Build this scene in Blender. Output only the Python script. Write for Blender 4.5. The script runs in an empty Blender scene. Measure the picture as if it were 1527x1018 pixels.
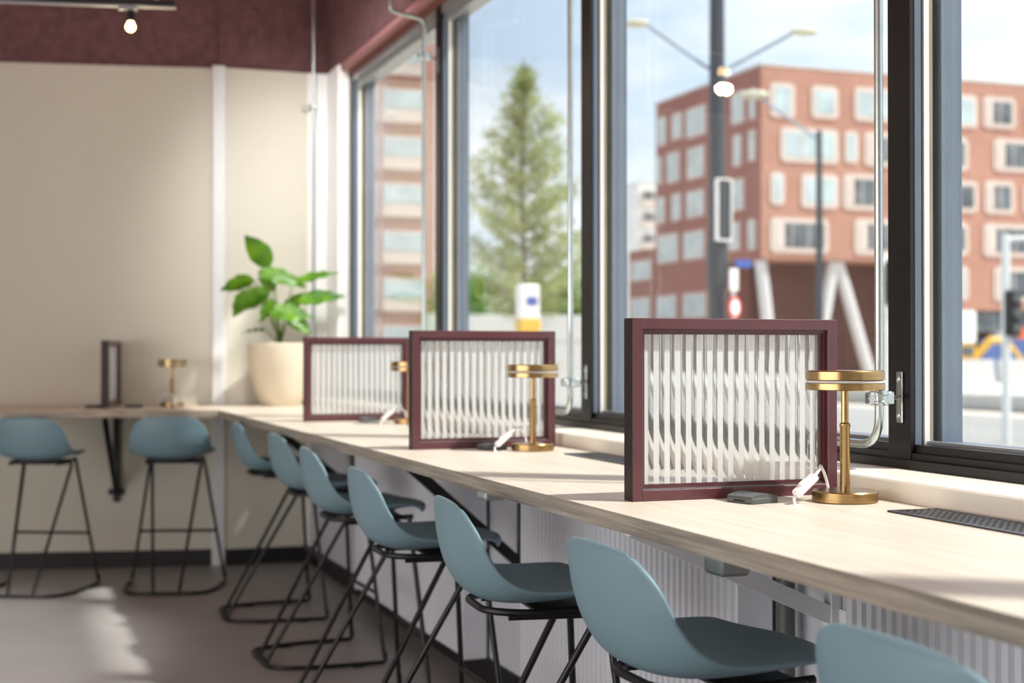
import bpy, math, random
from mathutils import Vector, Matrix
random.seed(7)
PI = math.pi
scn = bpy.context.scene
COL = scn.collection

# ------------------------------------------------------------------ helpers
class MB:
    """Collects faces, then links them as ONE mesh object."""
    def __init__(s): s.v = []; s.f = []; s.m = []
    def quad(s, pts, mi=0):
        b = len(s.v); s.v += [tuple(p) for p in pts]; s.f.append(tuple(range(b, b+len(pts)))); s.m.append(mi)
    def box(s, x0, x1, y0, y1, z0, z1, mi=0, bev=0.0, M=None):
        x0, x1 = min(x0, x1), max(x0, x1); y0, y1 = min(y0, y1), max(y0, y1); z0, z1 = min(z0, z1), max(z0, z1)
        b = len(s.v)
        if bev <= 0:
            P = [(x0,y0,z0),(x1,y0,z0),(x1,y1,z0),(x0,y1,z0),(x0,y0,z1),(x1,y0,z1),(x1,y1,z1),(x0,y1,z1)]
            F = [(0,3,2,1),(4,5,6,7),(0,1,5,4),(1,2,6,5),(2,3,7,6),(3,0,4,7)]
        else:
            P = []; idx = {}
            for i, (xa, sx) in enumerate(((x0,1),(x1,-1))):
                for j, (ya, sy) in enumerate(((y0,1),(y1,-1))):
                    for k, (za, sz) in enumerate(((z0,1),(z1,-1))):
                        for a in range(3):
                            idx[(i,j,k,a)] = len(P)
                            P.append((xa+(0 if a == 0 else sx*bev), ya+(0 if a == 1 else sy*bev), za+(0 if a == 2 else sz*bev)))
            F = []
            for i in (0,1):
                q = [idx[(i,j,k,0)] for j,k in ((0,0),(1,0),(1,1),(0,1))]; F.append(q if i else q[::-1])
                q = [idx[(j,i,k,1)] for j,k in ((0,0),(1,0),(1,1),(0,1))]; F.append(q[::-1] if i else q)
                q = [idx[(j,k,i,2)] for j,k in ((0,0),(1,0),(1,1),(0,1))]; F.append(q if i else q[::-1])
            for a, b2 in ((0,0),(0,1),(1,0),(1,1)):
                F.append([idx[(a,b2,0,0)],idx[(a,b2,1,0)],idx[(a,b2,1,1)],idx[(a,b2,0,1)]])
                F.append([idx[(a,0,b2,0)],idx[(a,1,b2,0)],idx[(a,1,b2,2)],idx[(a,0,b2,2)]])
                F.append([idx[(0,a,b2,1)],idx[(1,a,b2,1)],idx[(1,a,b2,2)],idx[(0,a,b2,2)]])
            for i in (0,1):
                for j in (0,1):
                    for k in (0,1): F.append([idx[(i,j,k,0)],idx[(i,j,k,1)],idx[(i,j,k,2)]])
            cen = Vector(((x0+x1)/2,(y0+y1)/2,(z0+z1)/2))
            G = []
            for f in F:
                p = [Vector(P[t]) for t in f]; n = (p[1]-p[0]).cross(p[2]-p[0])
                G.append(f if n.dot(sum(p, Vector())/len(p)-cen) > 0 else f[::-1])
            F = G
        if M is not None: P = [tuple(M @ Vector(p)) for p in P]
        s.v += P
        for f in F: s.f.append(tuple(b+t for t in f)); s.m.append(mi)
    def tube(s, pts, r, n=10, closed=False, mi=0, caps=True):
        pts = [Vector(p) for p in pts]; m = len(pts)
        rs = r if isinstance(r, (list, tuple)) else [r]*m
        b = len(s.v); nrm = None
        for i, p in enumerate(pts):
            if closed: t = (pts[(i+1) % m]-pts[i-1]).normalized()
            else: t = (pts[min(i+1, m-1)]-pts[max(i-1, 0)]).normalized()
            if nrm is None:
                nrm = t.orthogonal().normalized()
            else:
                nrm = (nrm - t*nrm.dot(t))
                nrm = nrm.normalized() if nrm.length > 1e-6 else t.orthogonal().normalized()
            bn = t.cross(nrm)
            for k in range(n):
                a = 2*PI*k/n
                s.v.append(tuple(p+(nrm*math.cos(a)+bn*math.sin(a))*rs[i]))
        for i in range(m if closed else m-1):
            for k in range(n):
                i2 = (i+1) % m; k2 = (k+1) % n
                s.f.append((b+i*n+k, b+i*n+k2, b+i2*n+k2, b+i2*n+k)); s.m.append(mi)
        if not closed and caps:
            s.f.append(tuple(b+k for k in range(n))[::-1]); s.m.append(mi)
            s.f.append(tuple(b+(m-1)*n+k for k in range(n))); s.m.append(mi)
    def lathe(s, prof, n=32, c=(0,0,0), mi=0, M=None):
        """prof: (radius, z) from bottom to top; closed at both ends when radius 0."""
        b = len(s.v)
        for r, z in prof:
            for k in range(n):
                a = 2*PI*k/n
                p = Vector((c[0]+r*math.cos(a), c[1]+r*math.sin(a), c[2]+z))
                s.v.append(tuple(M @ p if M is not None else p))
        for i in range(len(prof)-1):
            for k in range(n):
                k2 = (k+1) % n
                s.f.append((b+i*n+k, b+i*n+k2, b+(i+1)*n+k2, b+(i+1)*n+k)); s.m.append(mi)
    def prism(s, poly, axis, a0, a1, mi=0):
        """poly in the two other axes (order x,y,z without axis)."""
        def mk(p, a):
            q = list(p); q.insert(axis, a); return tuple(q)
        b = len(s.v); n = len(poly)
        s.v += [mk(p, a0) for p in poly]+[mk(p, a1) for p in poly]
        s.f.append(tuple(range(b, b+n))[::-1]); s.m.append(mi)
        s.f.append(tuple(range(b+n, b+2*n))); s.m.append(mi)
        for i in range(n):
            j = (i+1) % n
            s.f.append((b+i, b+j, b+n+j, b+n+i)); s.m.append(mi)
    def build(s, name, mat, parent=None, smooth=False, loc=None):
        me = bpy.data.meshes.new(name); me.from_pydata(s.v, [], s.f)
        mats = mat if isinstance(mat, (list, tuple)) else [mat]
        for m in mats: me.materials.append(m)
        for p, mi in zip(me.polygons, s.m): p.material_index = mi
        if smooth:
            for p in me.polygons: p.use_smooth = True
            if smooth != 'all':
                try: me.set_sharp_from_angle(angle=math.radians(38))
                except Exception: pass
        me.update()
        o = bpy.data.objects.new(name, me); COL.objects.link(o)
        if parent is not None: o.parent = parent
        if loc is not None: o.location = loc
        return o

def fillet(pts, r, n=6, closed=False):
    pts = [Vector(p) for p in pts]; out = []; m = len(pts)
    for i in range(m):
        if not closed and i in (0, m-1): out.append(pts[i]); continue
        p, a, c = pts[i], pts[i-1], pts[(i+1) % m]
        u = (a-p); w = (c-p); rr = min(r, u.length*.49, w.length*.49)
        u.normalize(); w.normalize(); s0 = p+u*rr; s1 = p+w*rr
        for k in range(n+1):
            t = k/n; out.append(s0*(1-t)**2+p*2*t*(1-t)+s1*t*t)
    return out

def tag(o, label=None, cat=None, group=None, kind=None):
    if label: o['label'] = label
    if cat: o['category'] = cat
    if group: o['group'] = group
    if kind: o['kind'] = kind
    return o
def empty(name, loc=(0,0,0), rz=0.0):
    o = bpy.data.objects.new(name, None); COL.objects.link(o); o.empty_display_size = .1
    o.location = loc; o.rotation_euler = (0,0,rz); return o
def copy_tree(o, parent=None):
    c = o.copy(); COL.objects.link(c)
    if parent is not None: c.parent = parent
    for ch in list(o.children): copy_tree(ch, c)
    return c
def struct(o): o['kind'] = 'structure'; return o

# ------------------------------------------------------------------ materials
def srgb(r, g, b):
    f = lambda c: (c/255/12.92) if c/255 <= .04045 else ((c/255+.055)/1.055)**2.4
    return (f(r), f(g), f(b), 1)
def new_mat(name):
    m = bpy.data.materials.new(name); m.use_nodes = True
    nt = m.node_tree; nt.nodes.clear()
    out = nt.nodes.new('ShaderNodeOutputMaterial')
    return m, nt, out
def L(nt, a, b): nt.links.new(a, b)
def mat(name, col, rough=.5, metal=0.0, var=.06, scale=8.0, bump=0.0, bscale=60.0, coat=0.0, spec=.5, stretch=(1,1,1)):
    m, nt, out = new_mat(name)
    bs = nt.nodes.new('ShaderNodeBsdfPrincipled'); L(nt, bs.outputs[0], out.inputs[0])
    tc = nt.nodes.new('ShaderNodeTexCoord'); mp = nt.nodes.new('ShaderNodeMapping')
    mp.inputs['Scale'].default_value = stretch
    L(nt, tc.outputs['Object'], mp.inputs[0])
    nz = nt.nodes.new('ShaderNodeTexNoise'); nz.inputs['Scale'].default_value = scale; nz.inputs['Detail'].default_value = 5
    L(nt, mp.outputs[0], nz.inputs['Vector'])
    cr = nt.nodes.new('ShaderNodeValToRGB')
    cr.color_ramp.elements[0].position = .3; cr.color_ramp.elements[1].position = .7
    cr.color_ramp.elements[0].color = tuple(c*(1-var) for c in col[:3])+(1,)
    cr.color_ramp.elements[1].color = tuple(min(1, c*(1+var)) for c in col[:3])+(1,)
    L(nt, nz.outputs[0], cr.inputs[0]); L(nt, cr.outputs[0], bs.inputs['Base Color'])
    bs.inputs['Roughness'].default_value = rough; bs.inputs['Metallic'].default_value = metal
    bs.inputs['Specular IOR Level'].default_value = spec
    if coat: bs.inputs['Coat Weight'].default_value = coat; bs.inputs['Coat Roughness'].default_value = .12
    if bump:
        n2 = nt.nodes.new('ShaderNodeTexNoise'); n2.inputs['Scale'].default_value = bscale; n2.inputs['Detail'].default_value = 4
        L(nt, mp.outputs[0], n2.inputs['Vector'])
        bp = nt.nodes.new('ShaderNodeBump'); bp.inputs['Strength'].default_value = bump; bp.inputs['Distance'].default_value = .01
        L(nt, n2.outputs[0], bp.inputs['Height']); L(nt, bp.outputs[0], bs.inputs['Normal'])
    return m
def wood_mat(name, c0, c1, along):
    m, nt, out = new_mat(name)
    bs = nt.nodes.new('ShaderNodeBsdfPrincipled'); L(nt, bs.outputs[0], out.inputs[0])
    tc = nt.nodes.new('ShaderNodeTexCoord'); mp = nt.nodes.new('ShaderNodeMapping')
    mp.inputs['Scale'].default_value = (22, 1.1, 40) if along == 'y' else (1.1, 22, 40)
    L(nt, tc.outputs['Object'], mp.inputs[0])
    nz = nt.nodes.new('ShaderNodeTexNoise'); nz.inputs['Scale'].default_value = 2.2; nz.inputs['Detail'].default_value = 8; nz.inputs['Roughness'].default_value = .65
    nz.inputs['Distortion'].default_value = .4
    L(nt, mp.outputs[0], nz.inputs['Vector'])
    cr = nt.nodes.new('ShaderNodeValToRGB'); cr.color_ramp.elements[0].position = .32; cr.color_ramp.elements[1].position = .66
    cr.color_ramp.elements[0].color = c0; cr.color_ramp.elements[1].color = c1
    L(nt, nz.outputs[0], cr.inputs[0]); L(nt, cr.outputs[0], bs.inputs['Base Color'])
    bs.inputs['Roughness'].default_value = .42
    bp = nt.nodes.new('ShaderNodeBump'); bp.inputs['Strength'].default_value = .08; bp.inputs['Distance'].default_value = .002
    L(nt, nz.outputs[0], bp.inputs['Height']); L(nt, bp.outputs[0], bs.inputs['Normal'])
    return m
def brick_mat(name, c1, c2, mortar):
    m, nt, out = new_mat(name)
    bs = nt.nodes.new('ShaderNodeBsdfPrincipled'); L(nt, bs.outputs[0], out.inputs[0]); bs.inputs['Roughness'].default_value = .85
    tc = nt.nodes.new('ShaderNodeTexCoord'); sp = nt.nodes.new('ShaderNodeSeparateXYZ'); L(nt, tc.outputs['Object'], sp.inputs[0])
    ad = nt.nodes.new('ShaderNodeMath'); ad.operation = 'ADD'; L(nt, sp.outputs[0], ad.inputs[0]); L(nt, sp.outputs[1], ad.inputs[1])
    cb = nt.nodes.new('ShaderNodeCombineXYZ'); L(nt, ad.outputs[0], cb.inputs[0]); L(nt, sp.outputs[2], cb.inputs[1])
    br = nt.nodes.new('ShaderNodeTexBrick'); L(nt, cb.outputs[0], br.inputs['Vector'])
    br.inputs['Color1'].default_value = c1; br.inputs['Color2'].default_value = c2; br.inputs['Mortar'].default_value = mortar
    br.inputs['Scale'].default_value = 2.0; br.inputs['Mortar Size'].default_value = .012
    nz = nt.nodes.new('ShaderNodeTexNoise'); nz.inputs['Scale'].default_value = .35; L(nt, tc.outputs['Object'], nz.inputs['Vector'])
    mx = nt.nodes.new('ShaderNodeMix'); mx.data_type = 'RGBA'; mx.blend_type = 'MULTIPLY'; mx.inputs[0].default_value = .25
    L(nt, br.outputs[0], mx.inputs[6]); L(nt, nz.outputs[0], mx.inputs[7]); L(nt, mx.outputs[2], bs.inputs['Base Color'])
    return m
def pane_mat(name, tint=(.97,.985,.98), extra=0.0):
    m, nt, out = new_mat(name)
    tr = nt.nodes.new('ShaderNodeBsdfTransparent'); tr.inputs[0].default_value = tint+(1,)
    gl = nt.nodes.new('ShaderNodeBsdfGlossy'); gl.inputs['Roughness'].default_value = .015
    lw = nt.nodes.new('ShaderNodeLayerWeight'); lw.inputs[0].default_value = .5
    pw = nt.nodes.new('ShaderNodeMath'); pw.operation = 'POWER'; pw.inputs[1].default_value = 5; L(nt, lw.outputs['Facing'], pw.inputs[0])
    fr = nt.nodes.new('ShaderNodeMath'); fr.operation = 'MULTIPLY_ADD'; fr.inputs[1].default_value = .94; fr.inputs[2].default_value = .03; L(nt, pw.outputs[0], fr.inputs[0])
    nz = nt.nodes.new('ShaderNodeTexNoise'); nz.inputs['Scale'].default_value = 1.5
    tc = nt.nodes.new('ShaderNodeTexCoord'); L(nt, tc.outputs['Object'], nz.inputs['Vector'])
    bp = nt.nodes.new('ShaderNodeBump'); bp.inputs['Strength'].default_value = .02; bp.inputs['Distance'].default_value = .01
    L(nt, nz.outputs[0], bp.inputs['Height']); L(nt, bp.outputs[0], gl.inputs['Normal'])
    mx = nt.nodes.new('ShaderNodeMixShader'); L(nt, fr.outputs[0], mx.inputs[0]); L(nt, tr.outputs[0], mx.inputs[1]); L(nt, gl.outputs[0], mx.inputs[2])
    L(nt, mx.outputs[0], out.inputs[0]); return m
def glass_mat(name, col=(.97,.985,.98,1), rough=.0, haze=.20):
    m, nt, out = new_mat(name)
    g = nt.nodes.new('ShaderNodeBsdfGlass'); g.inputs['IOR'].default_value = 1.48; g.inputs['Roughness'].default_value = rough
    nz = nt.nodes.new('ShaderNodeTexNoise'); cr = nt.nodes.new('ShaderNodeValToRGB')
    cr.color_ramp.elements[0].color = col; cr.color_ramp.elements[1].color = (1,1,1,1)
    L(nt, nz.outputs[0], cr.inputs[0]); L(nt, cr.outputs[0], g.inputs['Color'])
    tl = nt.nodes.new('ShaderNodeBsdfTranslucent'); mx = nt.nodes.new('ShaderNodeMixShader'); mx.inputs[0].default_value = haze
    L(nt, g.outputs[0], mx.inputs[1]); L(nt, tl.outputs[0], mx.inputs[2]); L(nt, mx.outputs[0], out.inputs[0]); return m
def frost_mat(name, col, t=.5):
    m, nt, out = new_mat(name)
    d = nt.nodes.new('ShaderNodeBsdfDiffuse'); tl = nt.nodes.new('ShaderNodeBsdfTranslucent')
    nz = nt.nodes.new('ShaderNodeTexNoise'); nz.inputs['Scale'].default_value = 40; cr = nt.nodes.new('ShaderNodeValToRGB')
    cr.color_ramp.elements[0].color = tuple(c*.96 for c in col[:3])+(1,); cr.color_ramp.elements[1].color = col
    L(nt, nz.outputs[0], cr.inputs[0]); L(nt, cr.outputs[0], d.inputs[0]); L(nt, cr.outputs[0], tl.inputs[0])
    mx = nt.nodes.new('ShaderNodeMixShader'); mx.inputs[0].default_value = t
    L(nt, d.outputs[0], mx.inputs[1]); L(nt, tl.outputs[0], mx.inputs[2]); L(nt, mx.outputs[0], out.inputs[0]); return m
def emit_mat(name, col, s):
    m, nt, out = new_mat(name)
    e = nt.nodes.new('ShaderNodeEmission'); e.inputs[0].default_value = col; e.inputs[1].default_value = s
    L(nt, e.outputs[0], out.inputs[0]); return m
def leaf_mat(name, c0, c1, scale=6, tl=.35, rough=.4):
    m, nt, out = new_mat(name)
    bs = nt.nodes.new('ShaderNodeBsdfPrincipled'); bs.inputs['Roughness'].default_value = rough
    t = nt.nodes.new('ShaderNodeBsdfTranslucent')
    tc = nt.nodes.new('ShaderNodeTexCoord'); nz = nt.nodes.new('ShaderNodeTexNoise'); nz.inputs['Scale'].default_value = scale; nz.inputs['Detail'].default_value = 4
    L(nt, tc.outputs['Object'], nz.inputs['Vector'])
    cr = nt.nodes.new('ShaderNodeValToRGB'); cr.color_ramp.elements[0].position = .35; cr.color_ramp.elements[1].position = .65
    cr.color_ramp.elements[0].color = c0; cr.color_ramp.elements[1].color = c1
    L(nt, nz.outputs[0], cr.inputs[0]); L(nt, cr.outputs[0], bs.inputs['Base Color']); L(nt, cr.outputs[0], t.inputs[0])
    mx = nt.nodes.new('ShaderNodeMixShader'); mx.inputs[0].default_value = tl
    L(nt, bs.outputs[0], mx.inputs[1]); L(nt, t.outputs[0], mx.inputs[2]); L(nt, mx.outputs[0], out.inputs[0]); return m

M = {}
M['floor'] = mat('floor_screed', srgb(150,147,145), .42, var=.10, scale=1.6, bump=.04, bscale=30)
M['cream'] = mat('cream_paint', srgb(212,208,194), .65, var=.02, scale=2)
M['white_corner'] = mat('bright_white_panel', srgb(252,252,252), .4, var=.01)
M['white_trim'] = mat('white_trim_paint', srgb(226,228,230), .45, var=.02)
M['white_wall'] = mat('white_wall_paint', srgb(200,202,210), .6, var=.03, scale=3)
M['burgundy_spray'] = mat('burgundy_sprayed_wall', srgb(114,80,82), .9, var=.22, scale=16, bump=1.0, bscale=40)
M['burgundy_smooth'] = mat('burgundy_board', srgb(178,128,130), .6, var=.05)
M['timber'] = mat('reddish_timber', srgb(120,72,66), .55, var=.15, scale=10, stretch=(12,1,12))
M['black_skirt'] = mat('black_skirting', srgb(22,22,24), .55)
M['sill'] = mat('cream_sill', srgb(234,229,216), .4, var=.02)
M['anthracite'] = mat('anthracite_frame', srgb(13,13,16), .38, var=.1, scale=30, stretch=(8,8,.5))
M['bluegrey'] = mat('blue_grey_frame', srgb(98,110,126), .4, var=.06)
M['greyalu'] = mat('grey_aluminium', srgb(150,154,156), .35, metal=.3, var=.05)
M['gasket_white'] = mat('bright_spacer_strip', srgb(236,238,232), .3, metal=.2, var=.02)
M['gasket_beige'] = mat('beige_spacer_strip', srgb(150,140,120), .6, var=.1)
M['pane'] = pane_mat('window_glass')
M['steel'] = mat('galvanised_steel', srgb(196,204,204), .28, metal=1.0, var=.06, scale=30)
M['oak_y'] = wood_mat('pale_oak_along_window', srgb(204,192,174), srgb(222,212,197), 'y')
M['oak_x'] = wood_mat('pale_oak_along_wall', srgb(200,184,162), srgb(218,204,184), 'x')
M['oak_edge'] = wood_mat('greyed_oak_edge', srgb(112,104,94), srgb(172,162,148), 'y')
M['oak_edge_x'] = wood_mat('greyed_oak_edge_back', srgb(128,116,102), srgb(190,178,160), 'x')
M['frame_red'] = mat('burgundy_lacquer', srgb(90,48,53), .34, var=.10, scale=14, coat=.25, bump=.05, bscale=120)
M['frame_shade'] = mat('shaded_burgundy_side', srgb(36,16,20), .4, var=.1)  # same burgundy lacquer, darkened for the shade on its room side
M['glass'] = glass_mat('reeded_glass')
M['frost'] = frost_mat('frosted_glass_band', (.93,.965,.97,1), .38)
M['brass'] = mat('brushed_brass', srgb(170,141,98), .27, metal=1.0, var=.10, scale=6, stretch=(1,1,30))
M['diffuser'] = frost_mat('white_diffuser', (.95,.94,.92,1), .4)
M['white_plastic'] = mat('white_plastic', srgb(240,238,238), .35, var=.01)
M['grey_plastic'] = mat('grey_plastic', srgb(84,88,88), .45, var=.05)
M['black_metal'] = mat('black_steel', srgb(24,24,26), .38, metal=.2, var=.1, bump=.02)
M['vent_black'] = mat('black_grille', srgb(62,66,76), .28, metal=.4, var=.08)  # black lifted to blue-grey, reflected sky put into the colour
M['vent_hole'] = mat('grille_hole', srgb(12,12,14), .9)
M['stool'] = mat('blue_grey_shell', srgb(113,143,154), .46, var=.03, scale=3, bump=.02, bscale=300)
M['radiator'] = mat('white_radiator', srgb(222,224,232), .4, var=.02)
M['pot'] = mat('cream_stoneware', srgb(214,202,180), .7, var=.06, scale=5, bump=.06, bscale=30)
M['soil'] = mat('potting_soil', srgb(50,38,30), .95, var=.3, scale=40, bump=.5)
M['leaf'] = leaf_mat('broad_green_leaf', srgb(52,98,22), srgb(112,160,38), 7)
M['stem'] = leaf_mat('green_stem', srgb(90,120,40), srgb(120,150,60), 9, .1)
M['bulb'] = emit_mat('warm_bulb', (1.0,.66,.28,1), 14)
M['socket_clear'] = mat('grey_socket', srgb(150,152,150), .2, var=.1, coat=.5)
# outside
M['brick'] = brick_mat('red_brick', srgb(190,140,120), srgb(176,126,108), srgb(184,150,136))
M['brick_shade'] = brick_mat('shaded_brick', srgb(164,112,102), srgb(150,98,88), srgb(160,122,114))  # darker copy of the brick, shade of the sunless side in its colour
M['stone_white'] = mat('white_window_surround', srgb(206,190,180), .7, var=.04)
M['ext_glass'] = mat('dark_window_glass', srgb(86,92,96), .08, var=.55, scale=.9, spec=1.0)
M['ext_glass_light'] = mat('pale_curtained_glass', srgb(178,192,194), .15, var=.2, scale=.8, spec=1.0)
M['recess'] = mat('brown_recess_wall', srgb(104,72,66), .8, var=.12, scale=.5)
M['concrete'] = mat('pale_concrete', srgb(200,198,194), .85, var=.06, scale=.6)
M['paving'] = mat('beige_paving', srgb(206,196,184), .9, var=.06, scale=.4)
M['asphalt'] = mat('grey_asphalt', srgb(150,148,146), .9, var=.08, scale=.4)
M['column'] = mat('white_concrete_column', srgb(206,204,204), .7, var=.04)
M['pole_dark'] = mat('dark_grey_pole', srgb(70,74,80), .45, metal=.3, var=.08)
M['pole_light'] = mat('pale_grey_pole', srgb(214,216,216), .5, var=.05)
M['arm_grey'] = mat('blue_grey_arm', srgb(140,152,166), .5, var=.05)
M['lamp_head'] = mat('pale_lantern', srgb(196,194,172), .4, var=.05)
M['sign_white'] = mat('white_sign', srgb(240,238,236), .5, var=.02)
M['sign_red'] = mat('red_sign', srgb(206,84,80), .5, var=.04)
M['sign_blue'] = mat('blue_sign', srgb(64,92,168), .5, var=.05)
M['yellow'] = mat('yellow_machine_paint', srgb(226,178,60), .45, var=.08)
M['blue_tarp'] = mat('blue_panel', srgb(74,96,150), .7, var=.1)
M['orange'] = mat('orange_panel', srgb(206,104,58), .7, var=.08)
M['rubber'] = mat('dark_rubber', srgb(40,40,42), .8)
M['bark'] = mat('grey_bark', srgb(120,108,92), .9, var=.2, scale=6, bump=.4)
M['tree_leaf'] = leaf_mat('pale_green_foliage', srgb(146,158,88), srgb(192,198,132), 1.6, .5, .6)
M['bush_leaf'] = leaf_mat('green_bush_foliage', srgb(84,124,40), srgb(140,172,70), .8, .45, .6)
M['pale_wall'] = mat('pale_facade', srgb(222,222,220), .8, var=.04, scale=.4)

# ------------------------------------------------------------------ constants of the place (metres)
H_EYE = 1.325
ZC = 1.005            # counter top
XF, XS, XE = 2.04, 1.83, 1.168     # window frame face, sill front, counter front edge
WSL = -.205           # slope of the angled left wall (dY/dX), passing through (1.29, 9.035)
WL = lambda x: 9.035+WSL*(x-1.29)
ANG = math.atan(WSL)

# ------------------------------------------------------------------ room shell
b = MB(); b.box(-5, 2.2, -4, 10.4, -.12, 0); struct(b.build('floor', M['floor']))
b = MB(); b.box(-5.2, 2.2, -4.2, 10.6, 4.0, 4.15); struct(b.build('ceiling', M['burgundy_smooth']))
b = MB(); b.prism([(-5, WL(-5)), (1.29, WL(1.29)), (1.29, 9.3), (-5, 10.6)], 2, 0, 3.12); struct(b.build('wall_left', M['cream']))
b = MB(); b.prism([(-5, WL(-5)+.03), (1.29, WL(1.29)+.03), (1.29, 9.35), (-5, 10.6)], 2, 3.12, 4.0); struct(b.build('wall_upper_left', M['burgundy_spray']))
b = MB(); b.box(1.29, 1.85, 9.0, 9.3, 0, 3.12); struct(b.build('wall_back', M['cream']))
b = MB(); b.box(1.29, 2.2, 9.03, 9.35, 3.12, 4.0); struct(b.build('wall_upper_back', M['burgundy_spray']))
b = MB(); b.box(-5.2, -5, -4.2, 10.6, 0, 4.0); struct(b.build('wall_west', M['cream']))
b = MB(); b.box(-5, 2.2, -4.2, -4, 0, 4.0); struct(b.build('wall_rear', M['cream']))
# white cover strip in the bend of the wall, continued down to the floor
b = MB(); b.box(-.035, .045, -.03, .012, 0, 3.13, bev=.004)
o = struct(b.build('trim_1', M['white_trim'])); o.location = (1.285, 9.02, 0); o.rotation_euler = (0, 0, ANG/2)
# white corner panel with upright grooves beside the window
b = MB()
b.box(1.85, 2.2, 8.99, 9.3, 0, 3.12)
for x0, x1 in ((1.853, 1.895), (1.90, 1.935), (1.94, 1.965)): b.box(x0, x1, 8.972, 8.99, ZC, 3.11, bev=.003)
b.box(1.97, 2.2, 8.66, 8.99, 0, 3.12, bev=.004)
struct(b.build('wall_corner', M['white_corner']))
# black skirtings
b = MB(); b.prism([(-5, WL(-5)-.015), (1.27, WL(1.27)-.015), (1.27, WL(1.27)), (-5, WL(-5))], 2, 0, .10); struct(b.build('baseboard_left', M['black_skirt']))
b = MB(); b.box(1.33, 1.845, 8.982, 8.999, 0, .10); struct(b.build('baseboard_back', M['black_skirt']))
b = MB(); b.box(1.845, 1.858, -4, 8.98, 0, .10); struct(b.build('baseboard_right', M['black_skirt']))
# wall under the windows, sill, and the wall above them
b = MB(); b.box(1.86, 2.2, -4, 8.99, 0, .99)
struct(b.build('wall_right', M['white_wall']))
b = MB(); b.box(XS, 2.2, -4, 8.66, .99, 1.05, bev=.004); struct(b.build('trim_2', M['sill']))
b = MB(); b.box(1.98, 2.2, -4, 9.03, 3.12, 4.0); struct(b.build('wall_upper_right', M['burgundy_spray']))
b = MB(); b.box(1.985, 2.2, -4, 9.0, 3.085, 3.12); struct(b.build('trim_3', M['burgundy_smooth']))
b = MB(); b.box(2.035, 2.2, -4, 8.66, 3.045, 3.085); struct(b.build('trim_4', M['timber']))
# ------------------------------------------------------------------ windows
MULL = [-2.9, -.95, .95, 2.865, 4.815, 6.70, 8.57]
def mullion_profile(fr, sp, y):
    # fr: material 0 black, 1 blue grey, 2 aluminium ; sp: 0 bright, 1 beige
    fr.box(XF, 2.052, y, y+.09, 1.05, 3.045, 0)
    fr.box(2.052, 2.070, y-.002, y+.092, 1.07, 3.045, 1)
    fr.box(2.070, 2.078, y+.006, y+.084, 1.07, 3.045, 0)
    sp.box(2.078, 2.092, y-.003, y+.093, 1.09, 3.0, 0)
    sp.box(2.092, 2.104, y, y+.09, 1.09, 3.0, 1)
    fr.box(2.1265, 2.185, y-.004, y+.094, 1.05, 3.045, 1)
for i in range(len(MULL)-1):
    w = struct(empty('window_%d' % (i+1), (2.1, MULL[i], 1.05)))
    fr = MB(); sp = MB(); pa = MB()
    y0, y1 = MULL[i], MULL[i+1]
    mullion_profile(fr, sp, y0)
    a, c = y0+.09, y1
    if i == len(MULL)-2:
        mullion_profile(fr, sp, y1)
    # bottom rail, stepped, and head
    fr.box(XF-.012, 2.19, a-.09, c+.0, 1.05, 1.072, 0)
    fr.box(XF+.002, 2.19, a, c, 1.072, 1.088, 0)
    fr.box(XF+.012, 2.10, a, c, 1.088, 1.108, 3)
    fr.box(2.085, 2.104, a, c, 1.108, 1.116, 2)
    fr.box(2.13, 2.19, a, c, 1.072, 1.112, 1)
    fr.box(XF+.004, 2.19, a, c, 3.0, 3.045, 2)
    fr.box(XF+.02, 2.10, a, c, 2.965, 3.0, 2)
    pa.box(2.108, 2.126, a-.012, c+.012, 1.09, 3.01)
    for mb, nm, mt in ((fr, 'window_frame', [M['anthracite'], M['bluegrey'], M['greyalu'], M['anthracite']]),
                       (sp, 'spacer_strip', [M['gasket_white'], M['gasket_beige']]), (pa, 'pane', M['pane'])):
        ob = mb.build(nm, mt, w); ob.matrix_parent_inverse = Matrix.Translation((-2.1, -MULL[i], -1.05))

# ------------------------------------------------------------------ steel heating pipes with clamps on the mullions
def pipe_clamp(root, x, y, z, yb):
    cl = MB()
    cl.lathe([(.0115, -.017), (.021, -.017), (.022, -.014), (.022, -.008), (.0195, -.006), (.0195, .006), (.022, .008), (.022, .014), (.021, .017), (.0115, .017), (.0115, -.017)], 20, (x, y, z))
    cl.box(x+.012, x+.036, y-.012, y+.012, z-.016, z+.016, bev=.003)
    cl.box(x-.034, x-.014, y-.010, y+.010, z-.014, z+.014, bev=.003)
    cl.tube([(x+.03, y, z), (XF-.006, yb, z)], .0055, 10)
    c = cl.build('pipe_clamp', M['steel'], root, True)
    pl = MB(); pl.box(XF-.005, XF, yb-.012, yb+.012, z-.062, z+.062, bev=.002)
    p = pl.build('fixing_plate', M['steel'], c)
    for dz in (-.044, .044):
        sc = MB()
        Mx = Matrix.Translation((XF-.005, yb, z+dz)) @ Matrix.Rotation(-PI/2, 4, 'Y')
        sc.lathe([(.008, 0), (.008, .002), (.004, .005), (.0, .005)], 12, (0,0,0), M=Mx)
        sc.build('screw', M['steel'], c, True)
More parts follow.
